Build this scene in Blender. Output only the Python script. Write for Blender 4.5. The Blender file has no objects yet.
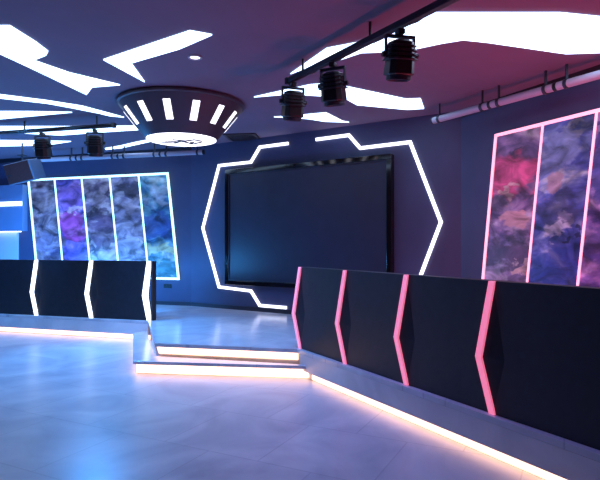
import bpy, bmesh, math, random
from mathutils import Vector, Matrix
random.seed(4)
S = bpy.context.scene
COL = S.collection
EYE, F = 1.45, 540.0          # eye height above the main floor, focal length in pixels (600 wide)
HOR = 245.0                   # row of the horizon
CEIL, STAGE = 3.30, 0.30

# ------------------------------------------------------------------ materials
def nt(name):
    m = bpy.data.materials.new(name); m.use_nodes = True
    t = m.node_tree; b = t.nodes['Principled BSDF']
    return m, t, b
def pbr(name, col, rough=0.5, metal=0.0, spec=0.5, noise=0.0, scale=8.0, bump=0.0):
    m, t, b = nt(name)
    b.inputs['Roughness'].default_value = rough
    b.inputs['Metallic'].default_value = metal
    b.inputs['Specular IOR Level'].default_value = spec
    b.inputs['Base Color'].default_value = (*col, 1)
    if noise or bump:
        tc = t.nodes.new('ShaderNodeTexCoord'); n = t.nodes.new('ShaderNodeTexNoise')
        n.inputs['Scale'].default_value = scale; n.inputs['Detail'].default_value = 5
        t.links.new(tc.outputs['Object'], n.inputs['Vector'])
        if noise:
            r = t.nodes.new('ShaderNodeValToRGB')
            r.color_ramp.elements[0].position = .3; r.color_ramp.elements[1].position = .7
            r.color_ramp.elements[0].color = (*[c*(1-noise) for c in col], 1)
            r.color_ramp.elements[1].color = (*[min(1, c*(1+noise)) for c in col], 1)
            t.links.new(n.outputs['Fac'], r.inputs['Fac']); t.links.new(r.outputs['Color'], b.inputs['Base Color'])
        if bump:
            bp = t.nodes.new('ShaderNodeBump'); bp.inputs['Strength'].default_value = bump; bp.inputs['Distance'].default_value = .01
            t.links.new(n.outputs['Fac'], bp.inputs['Height']); t.links.new(bp.outputs['Normal'], b.inputs['Normal'])
    return m
def glow(name, col, strength):
    m, t, b = nt(name)
    b.inputs['Base Color'].default_value = (.8, .8, .8, 1)
    b.inputs['Emission Color'].default_value = (*col, 1)
    b.inputs['Emission Strength'].default_value = strength
    return m
def marble(name, dark, light, rough, tile=0.0):
    m, t, b = nt(name); L = t.links.new
    b.inputs['Roughness'].default_value = rough
    tc = t.nodes.new('ShaderNodeTexCoord')
    n1 = t.nodes.new('ShaderNodeTexNoise'); n1.inputs['Scale'].default_value = 1.1; n1.inputs['Detail'].default_value = 7; n1.inputs['Distortion'].default_value = 1.6
    L(tc.outputs['Object'], n1.inputs['Vector'])
    r = t.nodes.new('ShaderNodeValToRGB'); e = r.color_ramp.elements
    e[0].position = .30; e[0].color = (*dark, 1); e[1].position = .72; e[1].color = (*light, 1)
    x = e.new(.52); x.color = (*[a*.45+c*.55 for a, c in zip(dark, light)], 1)
    L(n1.outputs['Fac'], r.inputs['Fac'])
    out = r.outputs['Color']
    if tile:
        mp = t.nodes.new('ShaderNodeMapping'); mp.inputs['Rotation'].default_value[2] = math.radians(27)
        L(tc.outputs['Object'], mp.inputs['Vector'])
        br = t.nodes.new('ShaderNodeTexBrick'); br.offset = 0.5
        br.inputs['Scale'].default_value = 1.0; br.inputs['Brick Width'].default_value = tile; br.inputs['Row Height'].default_value = tile
        br.inputs['Mortar Size'].default_value = .006; br.inputs['Mortar Smooth'].default_value = .3
        br.inputs['Color1'].default_value = (1, 1, 1, 1); br.inputs['Color2'].default_value = (.92, .92, .94, 1); br.inputs['Mortar'].default_value = (.78, .78, .82, 1)
        L(mp.outputs['Vector'], br.inputs['Vector'])
        mx = t.nodes.new('ShaderNodeMix'); mx.data_type = 'RGBA'; mx.blend_type = 'MULTIPLY'; mx.inputs[0].default_value = 1
        L(out, mx.inputs[6]); L(br.outputs['Color'], mx.inputs[7]); out = mx.outputs[2]
    L(out, b.inputs['Base Color'])
    return m
def art(name, ramp, blobs, backlight=.25, seed=0.0):
    """abstract printed panel: noise-warped colour patches on a brushed ground"""
    m, t, b = nt(name); L = t.links.new; N = t.nodes.new
    tc = N('ShaderNodeTexCoord'); sp = N('ShaderNodeSeparateXYZ'); L(tc.outputs['Generated'], sp.inputs[0])
    cb = N('ShaderNodeCombineXYZ'); L(sp.outputs['X'], cb.inputs['X']); L(sp.outputs['Z'], cb.inputs['Y']); cb.inputs['Z'].default_value = seed
    sc = N('ShaderNodeVectorMath'); sc.operation = 'MULTIPLY'; sc.inputs[1].default_value = (1.0, 3.4, 1); L(cb.outputs[0], sc.inputs[0])
    n = N('ShaderNodeTexNoise'); n.inputs['Scale'].default_value = 1.5; n.inputs['Detail'].default_value = 5; n.inputs['Distortion'].default_value = 1.6; L(sc.outputs[0], n.inputs['Vector'])
    r = N('ShaderNodeValToRGB'); e = r.color_ramp.elements
    for i, c in enumerate(ramp):
        p = .32+.36*i/(len(ramp)-1)
        k = e[i] if i < 2 else e.new(p)
        k.position = p; k.color = (*c, 1)
    L(n.outputs['Fac'], r.inputs['Fac']); out = r.outputs['Color']
    wn = N('ShaderNodeTexNoise'); wn.inputs['Scale'].default_value = 3.5; wn.inputs['Detail'].default_value = 4; L(sc.outputs[0], wn.inputs['Vector'])
    wv = N('ShaderNodeVectorMath'); wv.operation = 'MULTIPLY_ADD'; wv.inputs[1].default_value = (1.0, .30, 0); L(wn.outputs['Color'], wv.inputs[0]); L(cb.outputs[0], wv.inputs[2])
    rnd = random.Random(int(seed*10))
    extra = [(rnd.uniform(.15, .85), rnd.uniform(.04, .96), rnd.uniform(.08, .3), rnd.uniform(.02, .06), [k*g for g in (rnd.choice((.3, .6, 1.1)),) for k in rnd.choice(ramp)], .8) for _ in range(9)]
    for (u, v, ru, rv, c, a) in extra + list(blobs):
        s1 = N('ShaderNodeVectorMath'); s1.operation = 'SUBTRACT'; s1.inputs[1].default_value = (u+.5, v+.15, seed); L(wv.outputs[0], s1.inputs[0])
        s2 = N('ShaderNodeVectorMath'); s2.operation = 'DIVIDE'; s2.inputs[1].default_value = (ru, rv, 1e3); L(s1.outputs[0], s2.inputs[0])
        ln = N('ShaderNodeVectorMath'); ln.operation = 'LENGTH'; L(s2.outputs[0], ln.inputs[0])
        mr = N('ShaderNodeMapRange'); mr.inputs['From Min'].default_value = 1.05; mr.inputs['From Max'].default_value = .75; mr.inputs['To Max'].default_value = a
        L(ln.outputs['Value'], mr.inputs['Value'])
        mx = N('ShaderNodeMix'); mx.data_type = 'RGBA'; L(mr.outputs[0], mx.inputs[0]); L(out, mx.inputs[6]); mx.inputs[7].default_value = (*c, 1); out = mx.outputs[2]
    # brush grain
    fn = N('ShaderNodeTexNoise'); fn.inputs['Scale'].default_value = 3.0; fn.inputs['Detail'].default_value = 8; fn.inputs['Distortion'].default_value = .9; L(sc.outputs[0], fn.inputs['Vector'])
    fr = N('ShaderNodeMapRange'); fr.inputs['From Min'].default_value = .33; fr.inputs['From Max'].default_value = .67; fr.inputs['To Min'].default_value = .25; fr.inputs['To Max'].default_value = 1.35; L(fn.outputs['Fac'], fr.inputs['Value'])
    ml = N('ShaderNodeVectorMath'); ml.operation = 'MULTIPLY'; L(out, ml.inputs[0]); L(fr.outputs[0], ml.inputs[1])
    hf = N('ShaderNodeVectorMath'); hf.operation = 'SCALE'; hf.inputs['Scale'].default_value = .6; L(ml.outputs[0], hf.inputs[0])
    L(hf.outputs[0], b.inputs['Base Color']); L(ml.outputs[0], b.inputs['Emission Color'])
    b.inputs['Emission Strength'].default_value = backlight
    b.inputs['Roughness'].default_value = .35
    return m

M = dict(
    wall=pbr('navy_paint', (.054, .067, .148), .6, noise=.08, scale=2.5),
    side=pbr('navy_paint_dark', (.07, .08, .18), .7, noise=.08, scale=2.5),
    ceil=pbr('ceiling_paint', (.19, .145, .215), .75, noise=.05, scale=1.5),
    floor=marble('floor_marble', (.45, .48, .57), (.76, .78, .83), .32, .8),
    stage=marble('stage_marble', (.50, .52, .6), (.78, .79, .84), .2, .8),
    clad=marble('riser_marble', (.58, .58, .63), (.8, .8, .84), .35),
    black=pbr('black_plastic', (.012, .012, .016), .35),
    gloss=pbr('gloss_black_bezel', (.006, .006, .008), .08),
    base=pbr('baseboard_black', (.02, .02, .035), .5),
    panel=pbr('desk_laminate', (.017, .017, .026), .5, noise=.2, scale=14),
    screen=pbr('screen_glass', (.024, .027, .056), .4, noise=.1, scale=3),
    steel=pbr('dark_steel', (.05, .055, .075), .4, .6),
    tube=pbr('grey_tube', (.42, .42, .52), .4),
    lampbody=pbr('lamp_bronze', (.085, .06, .085), .4, .3),
    speaker=pbr('speaker_brown', (.05, .012, .014), .8, noise=.2, scale=40),
    grille=pbr('speaker_grille', (.12, .16, .24), .5, .4),
    lens=pbr('lens_glass', (.02, .02, .03), .08),
    vent=pbr('vent_dark', (.03, .03, .045), .5, .2),
    socket=pbr('socket_black', (.01, .01, .014), .4),
    cabinet=pbr('blue_laminate', (.16, .26, .48), .5),
    pale=pbr('pale_laminate', (.55, .58, .68), .5),
    L_ceil=glow('light_ceiling_panel', (.48, .70, 1.0), 3.9),
    L_lamp=glow('light_lamp_white', (.9, .9, 1.0), 2.6),
    L_slot=glow('light_lamp_slot', (.9, .9, 1.0), 2.0),
    L_hex=glow('light_outline_white', (.86, .86, 1.0), 2.2),
    L_cyan=glow('light_frame_cyan', (.45, .88, 1.0), 2.0),
    L_pink=glow('light_frame_pink', (1.0, .30, .40), 1.6),
    L_white=glow('light_fin_white', (.85, .92, 1.0), 2.4),
    L_fin=glow('light_fin_pink', (1.0, .17, .30), .8),
    L_warm=glow('light_warm_strip', (1.0, .54, .32), 3.0),
    L_bar=glow('light_bar_white', (.8, .9, 1.0), 2.6),
)

# ------------------------------------------------------------------ object helpers
WLOC = {}
def link(o, parent=None):
    COL.objects.link(o)
    if parent is not None: o.parent = parent
def wloc(o):
    v = Vector((0, 0, 0))
    while o is not None: v += o.location; o = o.parent
    return v
def tag(o, label=None, cat=None, group=None, kind=None):
    for k, v in (('label', label), ('category', cat), ('group', group), ('kind', kind)):
        if v: o[k] = v
    return o
def obj(name, bm, mat, parent=None, local=False, bevel=0.0, smooth=False):
    """one mesh object; vertices come in world space unless local"""
    bmesh.ops.recalc_face_normals(bm, faces=bm.faces)
    me = bpy.data.meshes.new(name)
    o = bpy.data.objects.new(name, me)
    if not local:
        if parent is None:
            xs = [v.co.x for v in bm.verts]; ys = [v.co.y for v in bm.verts]; zs = [v.co.z for v in bm.verts]
            c = Vector(((min(xs)+max(xs))/2, (min(ys)+max(ys))/2, min(zs)))
            o.location = c
        else:
            c = wloc(parent)
        for v in bm.verts: v.co -= c
    bm.to_mesh(me); bm.free()
    me.materials.append(mat)
    if smooth:
        for p in me.polygons: p.use_smooth = True
    if bevel:
        b = o.modifiers.new('bevel', 'BEVEL'); b.width = bevel; b.segments = 2; b.limit_method = 'ANGLE'
    link(o, parent)
    return o
def thing(name, label, cat, loc=(0, 0, 0), group=None, rotz=0.0):
    o = bpy.data.objects.new(name, None); o.empty_display_size = .1
    o.location = loc; o.rotation_euler.z = rotz; link(o)
    return tag(o, label, cat, group)
def copy_tree(o, parent=None):
    c = o.copy(); COL.objects.link(c); c.parent = parent
    for ch in o.children: copy_tree(ch, c)
    return c

# ------------------------------------------------------------------ shape helpers
def loft(bm, rings, cap=True):
    vs = [[bm.verts.new(p) for p in r] for r in rings]
    n = len(rings[0])
    for a, b in zip(vs, vs[1:]):
        for i in range(n):
            bm.faces.new((a[i], a[(i+1) % n], b[(i+1) % n], b[i]))
    if cap:
        bm.faces.new(vs[0]); bm.faces.new(vs[-1])
    return bm
def prism(poly, z0, z1, bm=None):
    bm = bm or bmesh.new()
    return loft(bm, [[(p[0], p[1], z0) for p in poly], [(p[0], p[1], z1) for p in poly]])
def box(c, s, bm=None, mat=None):
    bm = bm or bmesh.new()
    r = bmesh.ops.create_cube(bm, size=1)
    T = Matrix.Translation(c) @ (mat.to_4x4() if mat else Matrix.Identity(4)) @ Matrix.Diagonal((*s, 1))
    bmesh.ops.transform(bm, matrix=T, verts=r['verts'])
    return bm
def tube(a, b, r, bm=None, seg=16, r2=None):
    bm = bm or bmesh.new(); a = Vector(a); b = Vector(b); d = (b-a)
    q = d.to_track_quat('Z', 'Y')
    ring = lambda o, rr: [o + q @ Vector((rr*math.cos(2*math.pi*i/seg), rr*math.sin(2*math.pi*i/seg), 0)) for i in range(seg)]
    return loft(bm, [ring(a, r), ring(b, r if r2 is None else r2)])
def lathe(c, prof, seg=64, bm=None):
    bm = bm or bmesh.new()
    return loft(bm, [[(c[0]+r*math.cos(2*math.pi*i/seg), c[1]+r*math.sin(2*math.pi*i/seg), z) for i in range(seg)] for r, z in prof])
def offset(line, d, closed=False):
    """mitred offset of a 2D polyline to its left"""
    n = len(line); out = []
    for i in range(n):
        p = Vector(line[i])
        a = Vector(line[i-1]) if (i > 0 or closed) else None
        b = Vector(line[(i+1) % n]) if (i < n-1 or closed) else None
        ds = [(v).normalized() for v in ((p-a) if a else None, (b-p) if b else None) if v is not None]
        ns = [Vector((-v.y, v.x)) for v in ds]
        if len(ns) == 2:
            m = (ns[0]+ns[1]).normalized(); out.append(p + m*d/max(.3, m.dot(ns[0])))
        else: out.append(p + ns[0]*d)
    return out
def ribbon_quads(line, w, closed=False):
    a = offset(line, w/2, closed); b = offset(line, -w/2, closed)
    n = len(line); qs = []
    for i in range(n if closed else n-1):
        j = (i+1) % n; qs.append((a[i], a[j], b[j], b[i]))
    return qs

# points seen at a pixel, at a known height / on a known wall
def P(px, py, z):
    d = F*(z-EYE)/(HOR-py)
    return Vector(((px-300)/F*d, d, z))
def P2(px, py, z): return P(px, py, z).to_2d()

class Wall:
    """vertical plane: p0 + s*u, facing the room with normal n"""
    def __init__(s, p0, p1):
        s.p0 = Vector(p0); s.p1 = Vector(p1); s.len = (s.p1-s.p0).length
        s.u = (s.p1-s.p0).normalized(); s.n = Vector((s.u.y, -s.u.x))
    def hit(s, px, py, off=0.0):
        p = s.p0 + s.n*off; t = (px-300)/F
        k = (t*p.y-p.x)/(s.u.x-t*s.u.y)
        return Vector((k, EYE+(HOR-py)/F*(p.y+k*s.u.y)))
    def w(s, q, off=0.0):
        p = s.p0 + s.u*q[0] + s.n*off
        return Vector((p.x, p.y, q[1]))
    def prism(s, poly, o0, o1, bm=None):
        bm = bm or bmesh.new()
        return loft(bm, [[s.w(q, o0) for q in poly], [s.w(q, o1) for q in poly]])
    def ribbon(s, line, w, o0, o1, closed=False, bm=None):
        bm = bm or bmesh.new()
        for q in ribbon_quads(line, w, closed): s.prism(q, o0, o1, bm)
        return bm
    def rect(s, a0, z0, a1, z1, o0, o1, bm=None):
        return s.prism([(a0, z0), (a1, z0), (a1, z1), (a0, z1)], o0, o1, bm)

# ------------------------------------------------------------------ the room
CL = Vector((-2.063, 10.22)); CR = Vector((2.22, 7.443))
LFAR = CL + Vector((-1, .328))*6.3
RNEAR = CR + Vector((.49, -1.0588))*9.8
BL = Vector((LFAR.x, -2.9))
WL = Wall(LFAR, CL); WS = Wall(CL, CR); WR = Wall(CR, RNEAR); WB = Wall(RNEAR, (BL.x, RNEAR.y)); WO = Wall((BL.x, RNEAR.y), LFAR)
room = [LFAR, CL, CR, RNEAR, Vector((BL.x, RNEAR.y))]
rm_out = offset(room, .12, True)
def struct(name, bm, m, **k): return tag(obj(name, bm, m, **k), kind='structure')
struct('floor', prism(rm_out, -.12, 0), M['floor'])
struct('ceiling', prism(rm_out, CEIL, CEIL+.12), M['ceil'])
for nm, w, m in (('wall_left', WL, 'wall'), ('wall_stage', WS, 'wall'), ('wall_right', WR, 'wall'), ('wall_back', WB, 'side'), ('wall_side', WO, 'side')):
    struct(nm, w.rect(0, 0, w.len, CEIL, -.12, 0), M[m])
for nm, w in (('baseboard_left', WL), ('baseboard_stage', WS), ('baseboard_right', WR)):
    struct(nm, w.rect(0, STAGE, w.len, STAGE+.07, 0.001, .02), M['base'])

struct('dark_band_right', WR.rect(0, CEIL-.10, WR.len-.05, CEIL-.001, 0.001, .03), M['base'])  # thin black bands along the tops of the right and left walls
struct('dark_band_left', WL.rect(.05, CEIL-.08, WL.len, CEIL-.001, 0.001, .03), M['base'])
# ------------------------------------------------------------------ the stage
# front edge of the stage, left to right, on the stage floor level
L0 = P2(0, 314, STAGE); L1 = P2(148, 321, STAGE); U1 = P2(155, 343, STAGE); U2 = P2(297, 349, STAGE)
R1 = P2(430, 395.2, STAGE)
rd = (R1-U2).normalized(); R2 = U2 + rd*6.1
ld = (L1-L0).normalized()
LX = L1 - ld*((L1.x-(LFAR.x+.01))/ld.x)
front = [LX, L1, U1, U2, R2]
core = offset(front, .06)
def back_of(line):     # close the stage polygon along the walls
    return [Vector(p) for p in line] + [R2b, Vector(CR)-Vector((0, .02)), Vector(CL)-Vector((0, .02)), Vector((LX.x, LFAR.y-.02))]
R2b = WR.p0 + WR.u*((R2-WR.p0).dot(WR.u)) + WR.n*.01
deck = back_of(front)
st = struct('stage_platform', prism(deck, .255, STAGE), M['stage'], bevel=.004)
tag(st, 'raised marble stage floor in front of the big screen')
struct('trim_1', prism(back_of(core), 0, .2545), M['clad'])           # recessed body under the deck
# marble cladding of the two long risers (lip hides a strip light)
lb = Vector((-ld.y, ld.x)); rb = Vector((-rd.y, rd.x))
struct('trim_2', prism([LX, L1, L1+lb*.058, LX+lb*.058], .085, .2545), M['clad'])
struct('trim_3', prism([U2+rd*.06, R2, R2+rb*.058, U2+rd*.06+rb*.058], .085, .2545), M['clad'])
def strip(label, a, b, z0, z1, nrm, mat='L_warm'):
    o = obj('light_strip', prism([a, b, b-nrm*.012, a-nrm*.012], z0, z1), M[mat])
    return tag(o, label, 'light strip', 'warm strip lights under the stage edges')
strip('warm peach strip light at the foot of the left stage riser', LX+lb*.058+ld*.02, L1+lb*.058, .012, .07, lb)
strip('warm peach strip light at the foot of the right desk riser', U2+rb*.058+rd*.25, R2+rb*.058, .012, .07, rb)
ud = (U2-U1).normalized(); ub = Vector((-ud.y, ud.x)); sd = (U1-L1).normalized(); sb = Vector((-sd.y, sd.x))
strip('warm peach strip light under the lip of the upper step', U1+ub*.058+ud*.03, U2+ub*.058-ud*.0, .17, .245, ub)
strip('short warm strip light on the left flank of the upper step', L1+sb*.058+sd*.1, U1+sb*.058-sd*.02, .17, .245, sb)
# lower step that wraps the corner
SA = P2(133, 333, .15); SB = P2(133, 361, .15); SC = P2(308, 366, .15)
k1 = offset([SA, SB, SC], .05)
inner = [U2+ub*.0+rb*.02+rd*.12, U1+ub*.0, L1+lb*.0]
step = thing('stage_step', 'low marble step below the stage edge, lit from underneath', 'step', (*((SB+SC)/2), 0))
cin = offset(front, -.004)
ipoly = [Vector(SC), U2+rd*.10-ub*.004, Vector(cin[2]), Vector(cin[1])-ld*.05, Vector(SA)]
tread_poly = [Vector(SA), Vector(SB), Vector(SC)] + [cin[3]+rd*.10, cin[2], cin[1]-ld*.02]
obj('tread', prism(tread_poly, .115, .15), M['stage'], step, bevel=.003)
body_poly = [k1[0]+ld*.0, k1[1], k1[2]-rd*.02] + [cin[3]+rd*.05, cin[2], cin[1]-ld*.0]
obj('riser', prism(body_poly, 0, .1145), M['clad'], step)
d1 = (SB-SA).normalized(); n1 = Vector((-d1.y, d1.x)); d2 = (SC-SB).normalized(); n2 = Vector((-d2.y, d2.x))
obj('light_strip', prism([k1[0]+d1*.05, k1[1], k1[1]-n1*.012, k1[0]+d1*.05-n1*.012], .012, .10), M['L_warm'], step)
obj('light_strip', prism([k1[1], k1[2], k1[2]-n2*.012, k1[1]-n2*.012], .012, .10), M['L_warm'], step)

# ------------------------------------------------------------------ team desks
DESK_H = .905
def along(a, d, px):
    t = (px-300)/F
    return (t*a.y-a.x)/(d.x-t*d.y)
def team_desk(name, label, a, d, cuts, fins, w, amp, finmat, tail):
    """front panels with folded seams, chevron light fins, worktop and ends; a+d*s runs along the stage edge"""
    n = Vector((d.y, -d.x))                      # towards the room
    zb, zt = STAGE+.001, STAGE+DESK_H; zm = zb+DESK_H*.42
    mid = a + d*((cuts[0]+cuts[-1])/2) - n*.35
    t = thing(name, label, 'desk', (*mid, STAGE))
    def w3(s, off, z): p = a+d*s+n*off; return Vector((p.x, p.y, z))
    base = -.05                                  # panel face sits just behind the stage edge
    for s0, s1 in zip(cuts, cuts[1:]):
        bm = bmesh.new()
        T, Mi, B = w3(s0+.004, base, zt), w3(s0-amp+.004, base+.035, zm), w3(s0+.004, base, zb)
        T2, M2, B2 = w3(s1-.004, base, zt), w3(s1-amp-.004, base, zm), w3(s1-.004, base, zb)
        Fm = w3(s0+.10, base, zm)
        bk = lambda p, s: Vector((*(Vector(p.to_2d())-n*(.05)), p.z))
        f = [bm.verts.new(p) for p in (T, Mi, B, B2, M2, T2, Fm)]
        bkv = [bm.verts.new(w3(s, base-.10, z)) for s, z in ((s0+.004, zt), (s0-amp+.004, zm), (s0+.004, zb), (s1-.004, zb), (s1-amp-.004, zm), (s1-.004, zt))]
        for tri in ((0, 1, 6), (1, 2, 6), (0, 6, 5), (6, 4, 5), (6, 3, 4), (6, 2, 3)): bm.faces.new([f[i] for i in tri])
        bm.faces.new(bkv[::-1])
        for i in range(6): bm.faces.new((f[i], bkv[i], bkv[(i+1) % 6], f[(i+1) % 6]))
        obj('front_panel', bm, M['panel'], t)
    for s0 in fins:
        bm = bmesh.new()
        h = w/2
        c = [(s0-h, zb), (s0+h, zb), (s0-amp+h, zm), (s0+h, zt), (s0-h, zt), (s0-amp-h, zm)]
        for q in ((0, 1, 2, 5), (5, 2, 3, 4)):
            loft(bm, [[w3(c[i][0], base-.02 if o < 0 else base+(.05 if i in (2, 5) else .012), c[i][1]) for i in q] for o in (-1, 1)])
        obj('chevron_light', bm, M[finmat], t)
    s0, s1 = cuts[0], cuts[-1]; hd = .35 if amp > .07 else .03
    obj('worktop', loft(bmesh.new(), [[w3(s, o, z) for s, o in ((s0+hd, base-.101), (s1-tail, base-.101), (s1-tail, base-.72), (s0+hd, base-.72))] for z in (STAGE+.70, STAGE+.74)]), M['panel'], t)
    for s in (s0+hd+.03, (s0+s1)/2, s1-tail-.03):
        obj('end_panel', loft(bmesh.new(), [[w3(q, o, z) for q, o in ((s-.02, base-.103), (s+.02, base-.103), (s+.02, base-.70), (s-.02, base-.70))] for z in (zb, STAGE+.6995)]), M['panel'], t)
    return t
rc = [along(U2, rd, p) for p in (295.5, 341, 402, 487.5)]
rc[0] += .02
rc.append(rc[-1] + .99)
team_desk('team_desk', 'long black desk with pink chevron lights on the right of the stage', U2, rd, rc, rc[:4], .05, .085, 'L_fin', .05)
lc = [along(L1, ld, p) for p in (34.2, 89.3, 147.2)]
lc = [lc[0]-1.08] + lc
ld_ = team_desk('team_desk', 'long black desk with white chevron lights on the left of the stage', L1, ld, lc, lc[1:], .066, .058, 'L_white', .55)

ln = Vector((ld.y, -ld.x)); s0, s1 = lc[-1]+.034, lc[-1]+.062
obj('end_post', prism([L1+ld*s0-ln*.05, L1+ld*s1-ln*.05, L1+ld*s1-ln*.15, L1+ld*s0-ln*.15], STAGE+.001, STAGE+DESK_H), M['panel'], ld_)

# ------------------------------------------------------------------ big screen and its outline lights
so = .14
tl = WS.hit(224.5, 170, so); tr = WS.hit(391, 150, so); bl = WS.hit(225, 284.5, so)
z0, z1 = bl.y, tl.y
scr = thing('video_wall', 'huge dark wall screen with a glossy black frame', 'screen', tuple(WS.w(((tl.x+tr.x)/2, z0), so/2)))
bz = .075
bmf = bmesh.new()
for r in ((tl.x, z0, tr.x, z0+bz), (tl.x, z1-bz, tr.x, z1), (tl.x, z0+bz, tl.x+bz, z1-bz), (tr.x-bz, z0+bz, tr.x, z1-bz)):
    WS.rect(*r, .022, so, bmf)
obj('frame', bmf, M['gloss'], scr, bevel=.006)
obj('display', WS.rect(tl.x+bz+.001, z0+bz+.001, tr.x-bz-.001, z1-bz-.001, .022, so-.03), M['screen'], scr)
obj('inner_bezel', WS.ribbon([(tl.x+bz+.008, z0+bz+.008), (tr.x-bz-.008, z0+bz+.008), (tr.x-bz-.008, z1-bz-.008), (tl.x+bz+.008, z1-bz-.008)], .014, so-.029, so-.012, True), M['steel'], scr)
lo = .03
left_px = [(287.8, 143.3), (259.3, 147), (250.5, 162), (218.5, 165.5), (202.3, 228), (218.5, 287), (250.5, 291), (259.3, 305.5), (286, 307.8)]
right_px = [(315.5, 139.4), (348.5, 135), (359.8, 148), (409.8, 142), (440.6, 222)]
lpts = [WS.hit(*p, lo) for p in left_px]; rpts = [WS.hit(*p, lo) for p in right_px]
zc = rpts[-1].y
rpts += [Vector((q.x, 2*zc-q.y)) for q in rpts[-2::-1]]
rpts = [Vector((q.x, max(q.y, STAGE+.12))) for q in rpts]
tag(obj('outline_light', WS.ribbon(lpts, .047, .003, lo), M['L_hex']), 'angular white light line around the left half of the screen', 'light strip', 'outline lights around the screen')
tag(obj('outline_light', WS.ribbon(rpts, .047, .003, lo), M['L_hex']), 'angular white light line around the right half of the screen', 'light strip', 'outline lights around the screen')

# ------------------------------------------------------------------ poster light boxes
def poster(label, wall, top, bot, mats, lightmat, w, group=None):
    """top / bot: positions of the dividers along the upper and lower edge, in wall coordinates"""
    c = (top[0]+bot[-1])/2
    t = thing('poster_lightbox', label, 'poster', tuple(wall.w((c.x, c.y), .02)))
    t.location.z = bot[0].y
    obj('backing', wall.prism([bot[0], bot[-1], top[-1], top[0]], .0, .03), M['black'], t)
    for i in range(len(top)-1):
        obj('art_panel', wall.prism([bot[i], bot[i+1], top[i+1], top[i]], .0301, .036), mats[i], t)
    obj('frame_light', wall.ribbon([bot[0], bot[-1], top[-1], top[0]], w*1.15, .0302, .05, True), M[lightmat], t)
    for i in range(1, len(top)-1):
        a, b = bot[i], top[i]; d = (b-a).normalized()
        obj('divider_light', wall.ribbon([a+d*w*.65, b-d*w*.65], w*.8, .0362, .048), M[lightmat], t)
    return t
o5 = .04
ltop_px = [(28.5, 181), (54.5, 179.6), (81.5, 178.2), (109.5, 176.3), (138.5, 174.7), (167.5, 173.5)]
tz = WL.hit(167.5, 173.5, o5).y; bz_ = WL.hit(178.5, 278.8, o5).y
ltop = [Vector((WL.hit(p[0], 0, o5).x, tz)) for p in ltop_px]
lbx = [x + WL.hit(178.5, 0, o5).x - WL.hit(167.5, 0, o5).x for x in [v.x for v in ltop]]
lbot = [Vector((x, bz_)) for x in lbx]
A = [
    art('art_grey_lilac', [(.05, .06, .16), (.20, .19, .30), (.42, .40, .52), (.14, .12, .2)], [(.5, .75, .3, .12, (.42, .36, .42), .6), (.5, .35, .3, .14, (.33, .35, .62), .6), (.55, .12, .3, .08, (.08, .07, .18), .8)], seed=1.3),
    art('art_violet', [(.08, .08, .45), (.22, .16, .55), (.5, .3, .7), (.75, .65, .9)], [(.5, .82, .45, .13, (.30, .16, .62), .8), (.45, .5, .4, .16, (.52, .08, .42), .8), (.6, .18, .5, .17, (.16, .12, .66), .85), (.55, .66, .16, .05, (.8, .6, .8), .7)], seed=4.1),
    art('art_mauve', [(.06, .05, .14), (.2, .16, .28), (.45, .38, .48), (.6, .55, .62)], [(.4, .8, .3, .10, (.5, .42, .52), .6), (.55, .45, .4, .2, (.2, .13, .24), .6), (.5, .12, .5, .07, (.36, .36, .34), .6)], seed=7.7),
    art('art_slate', [(.07, .09, .24), (.2, .22, .42), (.42, .44, .62), (.62, .64, .78)], [(.5, .85, .42, .07, (.07, .08, .16), .85), (.45, .65, .3, .1, (.30, .29, .42), .7), (.5, .28, .42, .16, (.45, .52, .75), .8), (.3, .08, .4, .08, (.14, .12, .25), .8)], seed=10.2),
    art('art_teal', [(.02, .10, .28), (.05, .22, .45), (.16, .42, .6), (.5, .72, .8)], [(.5, .78, .3, .12, (.42, .55, .78), .6), (.5, .5, .5, .13, (.04, .10, .42), .85), (.6, .28, .5, .06, (.5, .68, .42), .85), (.5, .1, .6, .1, (.03, .2, .26), .9)], seed=13.9),
]
poster('blue lit poster of five slanted art panels on the left wall', WL, ltop, lbot, A, 'L_cyan', .036)
rt0 = WR.hit(496, 135.5, o5); rb0 = WR.hit(483, 279, o5)
rtx = [WR.hit(p, 0, o5).x for p in (496, 543, 597)]
rtx.append(2*rtx[-1]-rtx[-2])
slant = WR.hit(483, 0, o5).x - rtx[0]
rz0 = rb0.y; zbot = .80
slant2 = slant*(rt0.y-zbot)/(rt0.y-rz0)
rtop = [Vector((x, rt0.y)) for x in rtx]; rbot = [Vector((x+slant2, zbot)) for x in rtx]
B = [
    art('art_pink', [(.12, .07, .22), (.26, .14, .36), (.45, .30, .55), (.6, .48, .7)], [(.5, .74, .46, .15, (.80, .10, .32), .92), (.5, .64, .14, .05, (.8, .55, .58), .75), (.5, .47, .26, .08, (.7, .36, .44), .8), (.45, .27, .5, .11, (.08, .03, .07), .85), (.6, .2, .12, .05, (.6, .4, .42), .8)], seed=17.3),
    art('art_blue', [(.03, .04, .22), (.08, .1, .45), (.22, .28, .66), (.55, .6, .85)], [(.5, .84, .36, .10, (.22, .28, .62), .85), (.45, .67, .2, .07, (.40, .26, .38), .8), (.5, .5, .4, .1, (.05, .05, .16), .8), (.4, .42, .2, .05, (.5, .55, .8), .7), (.55, .2, .6, .15, (.03, .05, .36), .8)], seed=21.8),
    art('art_indigo', [(.03, .03, .2), (.12, .08, .4), (.3, .2, .6), (.5, .4, .8)], [(.4, .7, .4, .15, (.1, .12, .5), .8), (.5, .3, .5, .15, (.05, .05, .3), .8)], seed=25.5),
]
poster('pink lit poster of tall slanted art panels on the right wall', WR, rtop, rbot, B, 'L_pink', .031)
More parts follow.
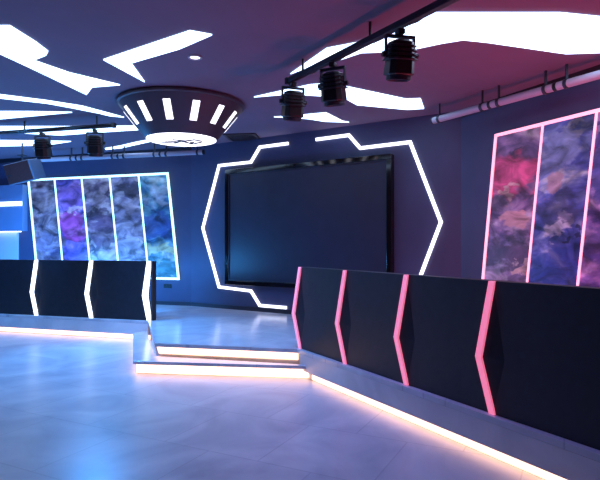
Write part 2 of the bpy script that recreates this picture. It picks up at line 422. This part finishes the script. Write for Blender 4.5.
# small wall socket under the left poster
q = WL.hit(167.5, 286, .01)
sk = thing('wall_socket', 'small black socket low on the left wall under the poster', 'socket', tuple(WL.w((q.x, q.y-.04), 0)))
obj('plate', WL.rect(q.x-.085, q.y-.04, q.x+.085, q.y+.04, 0, .012), M['socket'], sk, bevel=.004)
for k in (-1, 1): obj('outlet', WL.rect(q.x+k*.04-.022, q.y-.022, q.x+k*.04+.022, q.y+.022, .0121, .016), M['black'], sk)

# ------------------------------------------------------------------ wall cabinet at the far left
cx1 = WL.hit(22.5, 0, .14).x
zlow = WL.hit(22, 231, .14).y; zled = WL.hit(22, 203.5, .15).y
cab = thing('wall_cabinet', 'blue overhead cabinet with a white light line at the far left', 'cabinet', tuple(WL.w((cx1-.9, zlow), .22)))
x0 = .35
zt = 2.72
obj('body', WL.rect(x0, zlow, cx1, zt, 0.001, .14), M['cabinet'], cab, bevel=.006)
obj('light_strip', WL.rect(x0+.02, zled-.045, cx1-.01, zled+.045, .1401, .152), M['L_bar'], cab)
obj('under_light', WL.rect(x0+.1, zlow-.02, cx1-.12, zlow-.0005, .05, .11), M['L_bar'], cab)
cx2 = WL.hit(17, 0, .05).x
tag(obj('wall_panel', WL.rect(x0, STAGE+.075, cx2, zlow-.03, 0.001, .04), M['pale']), 'pale lit wall panel under the blue cabinet', 'wall panel')

# ------------------------------------------------------------------ ceiling light panels
def ceil_light(label, px):
    pts = [P2(x, y, CEIL) for x, y in px]
    bm = bmesh.new(); va = [bm.verts.new((p.x, p.y, CEIL-.012)) for p in pts]; vb = [bm.verts.new((p.x, p.y, CEIL-.0005)) for p in pts]
    n = len(pts); bm.faces.new(va); bm.faces.new(vb)
    for i in range(n): bm.faces.new((va[i], va[(i+1) % n], vb[(i+1) % n], vb[i]))
    bmesh.ops.triangulate(bm, faces=[f for f in bm.faces if len(f.verts) > 4])
    return tag(obj('ceiling_light', bm, M['L_ceil']), label, 'ceiling light', 'jagged ceiling light panels')
ceil_light('largest jagged white ceiling panel at the upper left, with a notched tail', [(-60, 25), (0, 53), (28, 66), (86.5, 94), (92, 86.5), (120, 84.3), (100, 79.5), (69, 72), (33, 59.5), (46, 54.5), (48, 50.5), (35.5, 41), (10, 25)])
ceil_light('white lightning bolt ceiling panel above the round lamp', [(103.5, 59), (157, 41), (190, 30), (212, 34), (179, 48.3), (131, 62.3), (144.7, 81.3)])
ceil_light('thin curved white ceiling line running to the left rim of the round lamp', [(-40, 88.5), (0, 94), (47, 100), (82, 105.5), (112, 113.5), (124, 116.8), (110, 115.5), (100, 113), (75, 108), (47, 102.8), (0, 97.6), (-40, 93.5)])
ceil_light('white wedge ceiling panel at the left, second above the spotlight rail', [(-50, 111), (0, 111), (27, 111), (72, 111.8), (30, 115.7), (0, 118.5), (-50, 122)])
ceil_light('long white ceiling band right above the left spotlight rail', [(-50, 125), (0, 126), (60, 126), (145, 125.5), (145, 129), (112, 131), (60, 134.8), (0, 131.5), (-50, 130)])
ceil_light('white wedge ceiling panel behind the left spotlights', [(-50, 139), (0, 140), (40, 140.3), (71, 141), (55, 143.5), (40, 145), (0, 145.8), (-50, 147)])
ceil_light('thin white ceiling sliver between the right spotlight of the left rail and the lamp', [(105, 148), (120, 145.5), (135, 142), (150, 139), (150, 141.2), (135, 144.5), (122, 147.5), (106, 149.3)])
ceil_light('white four-sided ceiling panel behind the right spotlight rail', [(290.5, 73.2), (326.7, 47.7), (364, 40.5), (352, 47), (320, 62)])
ceil_light('biggest white ceiling panel at the upper right edge', [(336, 60.5), (361, 52), (387, 51), (412, 48.8), (441, 42.6), (463, 39), (487, 41.5), (566, 53), (640, 50.5), (640, 20), (560, 12), (420, 12), (378, 37)])
ceil_light('long pointed white ceiling panel above the screen, behind two spotlights', [(254, 96.5), (283, 90), (310, 84.2), (325, 83), (346.7, 86), (406, 98.6), (420.5, 98), (424, 108), (407, 109), (357, 104.3), (346, 98.2), (330, 96), (305, 94.3), (283, 94)])
ceil_light('small white ceiling wedge nearest the top of the screen', [(274, 116.5), (297, 115), (326, 112.2), (343, 120.8), (349, 121.8), (325, 121), (309, 118.5), (294, 117)])

# round recessed spot
c = P(195, 57, CEIL)
dl = thing('downlight', 'tiny round recessed spot in the ceiling right of the lightning panel', 'downlight', (c.x, c.y, CEIL-.012))
obj('trim_ring', lathe(c, [(.07, CEIL-.0005), (.07, CEIL-.010), (.055, CEIL-.012), (.048, CEIL-.004)], 32), M['tube'], dl)
obj('lens', lathe(c, [(.047, CEIL-.0005), (.047, CEIL-.005)], 32), M['L_lamp'], dl)
# air vent
c1 = P(228, 137, CEIL); c2 = P(257, 136.3, CEIL)
vd = (c2-c1).to_2d().normalized(); vc = (c1+c2).to_2d()/2; vn = Vector((-vd.y, vd.x))
ven = thing('air_vent', 'dark square air vent in the ceiling right of the round lamp', 'vent', (*vc, CEIL-.02))
hw = (c2-c1).length/2
bmv = bmesh.new()
sq = [vc+vd*a*hw+vn*b*hw for a, b in ((-1, -1), (1, -1), (1, 1), (-1, 1))]
for qd in ribbon_quads(sq, .05, True): prism(qd, CEIL-.02, CEIL-.0005, bmv)
obj('frame', bmv, M['vent'], ven)
for k in range(7):
    o = -hw+.05+(2*hw-.1)*k/6
    pq = [vc+vn*(o+b)+vd*a for a, b in ((-hw+.03, -.018), (hw-.03, -.018), (hw-.03, .018), (-hw+.03, .018))]
    obj('slat', prism(pq, CEIL-.012, CEIL-.004), M['vent'], ven)

# ------------------------------------------------------------------ round ceiling lamp
hb = 1.365                                    # bottom above the eye
dlmp = 7.08; hb = (HOR-139.8)*dlmp/F; lc_ = Vector(((181.6-300)/F*dlmp, dlmp))
zB = EYE+hb; rB = 34.6*dlmp/F; rT = rB*1.77; zT = CEIL-.055
lamp = thing('ceiling_lamp', 'big round bowl-shaped ceiling lamp with glowing slots', 'lamp', (*lc_, zB))
obj('rim', lathe(lc_, [(rT-.12, CEIL-.0005), (rT-.02, CEIL-.0005), (rT+.015, CEIL-.02), (rT+.015, CEIL-.045), (rT-.02, zT)], 72), M['lampbody'], lamp, smooth=False)
obj('shade', lathe(lc_, [(rT-.1, zT-.0005), (rT-.015, zT-.0005), (rB+.02, zB+.015), (rB+.005, zB), (rB-.01, zB+.03)], 72), M['lampbody'], lamp)
obj('diffuser', lathe(lc_, [(rB-.012, zB+.02), (rB-.005, zB-.004), (rB*.9, zB-.014), (rB*.4, zB-.02), (.02, zB-.021)], 64), M['L_lamp'], lamp)
def cone_pt(th, k, off):
    r = (rB+.02)+((rT-.015)-(rB+.02))*k; z = zB+.015+(zT-zB-.0155)*k
    nz = -((rT-rB-.035)); nr = zT-zB; ln = math.hypot(nz, nr)
    r += off*nr/ln; z += off*nz/ln
    return Vector((lc_.x+r*math.cos(th), lc_.y+r*math.sin(th), z))
th0 = math.atan2(-lc_.y, -lc_.x)
for i in range(13):
    th = th0 + math.radians(360/13)*(i+.5)
    r_mid = (rB+rT)/2
    da = .034/r_mid*1.25
    ring = lambda o: [cone_pt(th-da*(1.12), .31, o), cone_pt(th+da*(1.12), .31, o), cone_pt(th+da*.88, .82, o), cone_pt(th-da*.88, .82, o)]
    obj('slot_light', loft(bmesh.new(), [ring(-.004), ring(.006)]), M['L_slot'], lamp)
# angular line motif on the disc
bmm = bmesh.new()
for line in ([(-.62, .05), (-.25, .22), (.0, -.10), (.22, .30), (.3, .05)], [(-.2, -.3), (.15, -.12), (.42, -.28), (.62, -.05)], [(-.45, -.12), (-.1, .02)], [(.3, .3), (.55, .1)]):
    for qd in ribbon_quads([Vector((lc_.x+x*rB, lc_.y+y*rB)) for x, y in line], .05): prism(qd, zB-.028, zB-.0215, bmm)
obj('motif', bmm, M['lampbody'], lamp)

# ------------------------------------------------------------------ spotlight rails and spotlights
ZR = 3.15
def rail(label, a, b, hang, cable=True):
    a = Vector(a); b = Vector(b); d = (b-a).normalized()
    t = thing('spotlight_rail', label, 'rail', tuple((a+b)/2))
    side = Vector((-d.y, d.x, 0))
    def bar(p, q, w, h, bm=None, up=0):
        bm = bm or bmesh.new(); u = Vector((0, 0, up))
        return loft(bm, [[p+u+side*x+Vector((0, 0, z)) for x, z in ((-w, -h), (w, -h), (w, h), (-w, h))] for p in (p, q)])
    obj('bar', bar(a, b, .03, .026), M['steel'], t, bevel=.006)
    obj('end_cap', bar(a-d*.05, a-d*.0005, .034, .032), M['black'], t)
    for s in hang:
        p = a+d*s
        obj('hanger', tube(p+Vector((0, 0, .027)), (p.x, p.y, CEIL-.0005), .012), M['black'], t)
    if cable:
        bm = bmesh.new(); L_ = (b-a).length; n = 26; prev = None
        for i in range(n+1):
            s = L_*i/n
            p = a+d*s+side*(.045+.008*math.sin(i*1.9))+Vector((0, 0, .012*math.sin(i*1.3)))
            if prev is not None: tube(prev, p, .009, bm, 8)
            prev = p
        obj('cable', bm, M['black'], t)
    return t, a, d
rA, rB_ = P(290, 80.5, ZR), P(362, 44, ZR)
rdir = (rB_-rA).normalized()
_, ra, rdv = rail('dark spotlight rail hanging from the ceiling on the right', rA, rA+rdir*2.6, (.25, 1.3, 2.3))
lA, lB = P(112, 125.5, ZR), P(0, 133, ZR)
ldir = (lB-lA).normalized()
_, la, ldv = rail('dark spotlight rail hanging from the ceiling on the left', lA, lA+ldir*3.2, (.25, 1.5, 2.8))
obj_tmp = None
def make_spot():
    t = thing('spotlight', 'spot', 'spotlight', (0, 0, 0), 'black stage spotlights on the rails')
    V = Vector
    obj('clamp', box((0, 0, -.045), (.05, .075, .035)), M['black'], t, local=True, bevel=.004)
    bm = bmesh.new(); box((0, 0, -.075), (.20, .035, .018), bm); box((-.104, 0, -.15), (.012, .04, .165), bm); box((.104, 0, -.15), (.012, .04, .165), bm)
    obj('yoke', bm, M['steel'], t, local=True, bevel=.003)
    # tilted lamp head
    R = Matrix.Rotation(math.radians(12), 3, 'X')
    def rot(bm, c=V((0, 0, -.21))):
        for v in bm.verts: v.co = c + R @ (v.co-c)
        return bm
    bm = bmesh.new()
    sec = lambda w, z, k=.62: [(w*x, w*y, z) for x, y in ((-1, -k), (-k, -1), (k, -1), (1, -k), (1, k), (k, 1), (-k, 1), (-1, k))]
    loft(bm, [sec(.05, -.105), sec(.078, -.12), sec(.088, -.22), sec(.094, -.335), sec(.085, -.345)])
    obj('housing', rot(bm), M['black'], t, local=True, bevel=.004)
    for k in range(4):
        bm = bmesh.new(); z = -.14-.03*k; w = .084+.004*k
        loft(bm, [sec(w+.004, z), sec(w+.012, z-.004), sec(w+.012, z-.010), sec(w+.004, z-.014)])
        obj('cooling_fin', rot(bm), M['steel'], t, local=True)
    obj('lens_ring', rot(lathe((0, 0), [(.074, -.3455), (.088, -.3455), (.088, -.375), (.08, -.378), (.074, -.36)], 28)), M['steel'], t, local=True)
    obj('lens', rot(lathe((0, 0), [(.0735, -.3457), (.0735, -.352), (.03, -.366)], 28)), M['lens'], t, local=True)
    for s in (-1, 1):
        obj('knob', tube((s*.1105, 0, -.205), (s*.132, 0, -.205), .02), M['black'], t, local=True)
    return t
proto = make_spot()
def along3(a, d, px):
    t = (px-300)/F; return (t*a.y-a.x)/(d.x-t*d.y)
spots = [(ra, rdv, 291.5, 'black spotlight at the far end of the right rail', 20, 2.0),
         (ra, rdv, 333, 'middle black spotlight on the right rail', -25, 1.0),
         (ra, rdv, 400, 'black spotlight on the right rail nearest the upper edge of the photo', 12, 1.0),
         (la, ldv, 95, 'black spotlight at the right end of the left rail', 5, 1.0),
         (la, ldv, 42.5, 'black spotlight above the loudspeaker on the left rail', -8, 1.0)]
spot_pos = []
for i, (a, d, px, lab, yaw, _) in enumerate(spots):
    o = proto if i == 0 else copy_tree(proto)
    p = a+d*max(.06, along3(a, d, px))
    o.location = (p.x, p.y, ZR-.01); o.scale = (1.1, 1.1, 1.1); o.rotation_euler.z = math.radians(yaw); o['label'] = lab
    spot_pos.append(p)

# ------------------------------------------------------------------ grey tube fixtures near the ceiling
ZP = 3.10
def tube_run(a, b, cuts_px, labels, group):
    a = Vector(a); b = Vector(b); d = (b-a).normalized()
    ss = [along3(a, d, p) for p in cuts_px]
    for s0, s1, lab in zip(ss, ss[1:], labels):
        p, q = a+d*(s0+.02), a+d*(s1-.02); m = (p+q)/2
        t = thing('tube_fixture', lab, 'tube fixture', (m.x, m.y, ZP-.045), group)
        obj('tube', tube(p, q, .043, seg=20), M['tube'], t, smooth=False)
        for e, o in ((p, .10), (q, -.10)):
            c = e+d*o
            bm = tube(c-d*.018, c+d*.018, .052); box((c.x, c.y, (ZP+.05+CEIL-.0005)/2), (.022, .022, CEIL-.0505-ZP), bm)
            obj('bracket', bm, M['steel'], t)
        obj('end_cap', tube(p-d*.018, p-d*.0005, .046), M['black'], t)
        obj('end_cap', tube(q+d*.0005, q+d*.018, .046), M['black'], t)
tube_run(P(433, 120.8, ZP), P(600, 74.5, ZP), (433, 490.5, 556, 640), (
    'grey tube fixture at the right wall, farthest, beside the screen corner',
    'grey tube fixture at the right wall, middle of three, above the pink poster',
    'grey tube fixture at the right wall, nearest, cut by the photo edge'), 'grey tubes along the right wall')
tube_run(P(33, 160.3, ZP), P(204, 152.2, ZP), (36, 77, 118.5, 160.5, 204), (
    'grey tube fixture on the left wall, first, starting behind the loudspeaker',
    'grey tube fixture on the left wall, second from the loudspeaker',
    'grey tube fixture on the left wall, third from the loudspeaker',
    'grey tube fixture on the left wall, last, under the round lamp'), 'grey tubes along the left wall')

# ------------------------------------------------------------------ loudspeaker
sp = P(24, 171, 2.80)
dd = 9.75; sc_ = Vector(((25-300)/F*dd, dd, EYE+(HOR-171.5)/F*dd))
spk = thing('loudspeaker', 'dark loudspeaker tilted down under the ceiling at the far left', 'speaker', tuple(sc_))
Rm = Matrix.Rotation(math.radians(-24), 3, 'Y').to_3x3()
Rs = Matrix.Rotation(math.radians(-4), 3, 'Z') @ Matrix.Rotation(math.radians(-13), 3, 'Y') @ Matrix.Rotation(math.radians(12), 3, 'X')
def sbox(c, s, bm=None): return box(Rs @ Vector(c), s, bm, Rs)
obj('cabinet', sbox((0, 0, 0), (.48, .44, .36)), M['grille'], spk, local=True, bevel=.012)
obj('grille', sbox((0, -.2265, 0), (.455, .012, .335)), M['speaker'], spk, local=True, bevel=.004)
bm = bmesh.new(); tube(Rs @ Vector((0, .02, .18)), Rs @ Vector((0, .02, .18)) + Vector((0, 0, .11)), .016, bm); box(Rs @ Vector((0, .02, .18)) + Vector((0, .0, .11)), (.12, .12, .012), bm)
tube(Rs @ Vector((0, .02, .18)) + Vector((0, 0, .11)), (Rs @ Vector((0, .02, .18)).xyz).xy.to_3d() + Vector((0, 0, CEIL-.0005-sc_.z)), .016, bm)
obj('mount', bm, M['steel'], spk, local=True)
bd = obj('badge', lathe((0, 0), [(.02, -.004), (.02, .004)], 20), M['steel'], spk, local=True)
bd.rotation_euler = (Rs @ Matrix.Rotation(math.radians(90), 3, 'X')).to_euler(); bd.location = Rs @ Vector((-.17, -.237, -.02))

# ------------------------------------------------------------------ light
def lamp_at(name, kind, loc, col, e, target=None, **k):
    l = bpy.data.lights.new(name, kind); l.color = col; l.energy = e
    for a, v in k.items(): setattr(l, a, v)
    o = bpy.data.objects.new(name, l); o.location = loc
    if target is not None: o.rotation_euler = (Vector(target)-Vector(loc)).to_track_quat('-Z', 'Y').to_euler()
    COL.objects.link(o); return o
BLUE, VIO, RED = (.05, .36, 1.0), (.30, .25, 1.0), (1.0, .07, .13)
for p, tg, c, e in ((spot_pos[3], (-2.4, 6.8, .2), BLUE, 480), (spot_pos[4], (-5.5, 9.8, 1.0), BLUE, 380),
                    (spot_pos[0], (-1.0, 7.2, .3), (.12, .32, 1.0), 150), (spot_pos[1], (1.0, 3.5, 0), VIO, 95), (spot_pos[2], (3.0, 5.0, 1.4), RED, 60)):
    lamp_at('spot_beam', 'SPOT', (p.x, p.y, ZR-.46), c, e, tg, spot_size=math.radians(120), spot_blend=1.0, shadow_soft_size=.004)

for x, y, z, c, e in ((-2.9, 8.9, 1.0, BLUE, 160), (-4.2, 9.3, 1.0, BLUE, 160), (-5.6, 9.8, 1.0, BLUE, 160),       # added blue and red fill lights behind the desks, no fixtures there
                      (1.75, 4.9, 1.05, RED, 55), (2.35, 3.7, 1.05, RED, 60)):
    lamp_at('added_desk_fill', 'POINT', (x, y, z), c, e, shadow_soft_size=.12)
w = bpy.data.worlds.new('room_world'); S.world = w; w.use_nodes = True
w.node_tree.nodes['Background'].inputs[0].default_value = (.2, .25, .5, 1); w.node_tree.nodes['Background'].inputs[1].default_value = .05

# ------------------------------------------------------------------ camera
cam = bpy.data.cameras.new('camera'); cam.sensor_width = 36; cam.lens = F/600*36; cam.shift_y = (HOR-240)/600
co = bpy.data.objects.new('camera', cam); co.location = (0, 0, EYE); co.rotation_euler = (math.pi/2, 0, 0); COL.objects.link(co)
S.camera = co
vs = S.view_settings; vs.view_transform = 'Standard'; vs.look = 'None'; vs.exposure = 0.0; vs.gamma = 1.0; vs.use_curve_mapping = False
S.cycles.use_denoising = True; S.cycles.max_bounces = 8; S.cycles.sample_clamp_indirect = 6
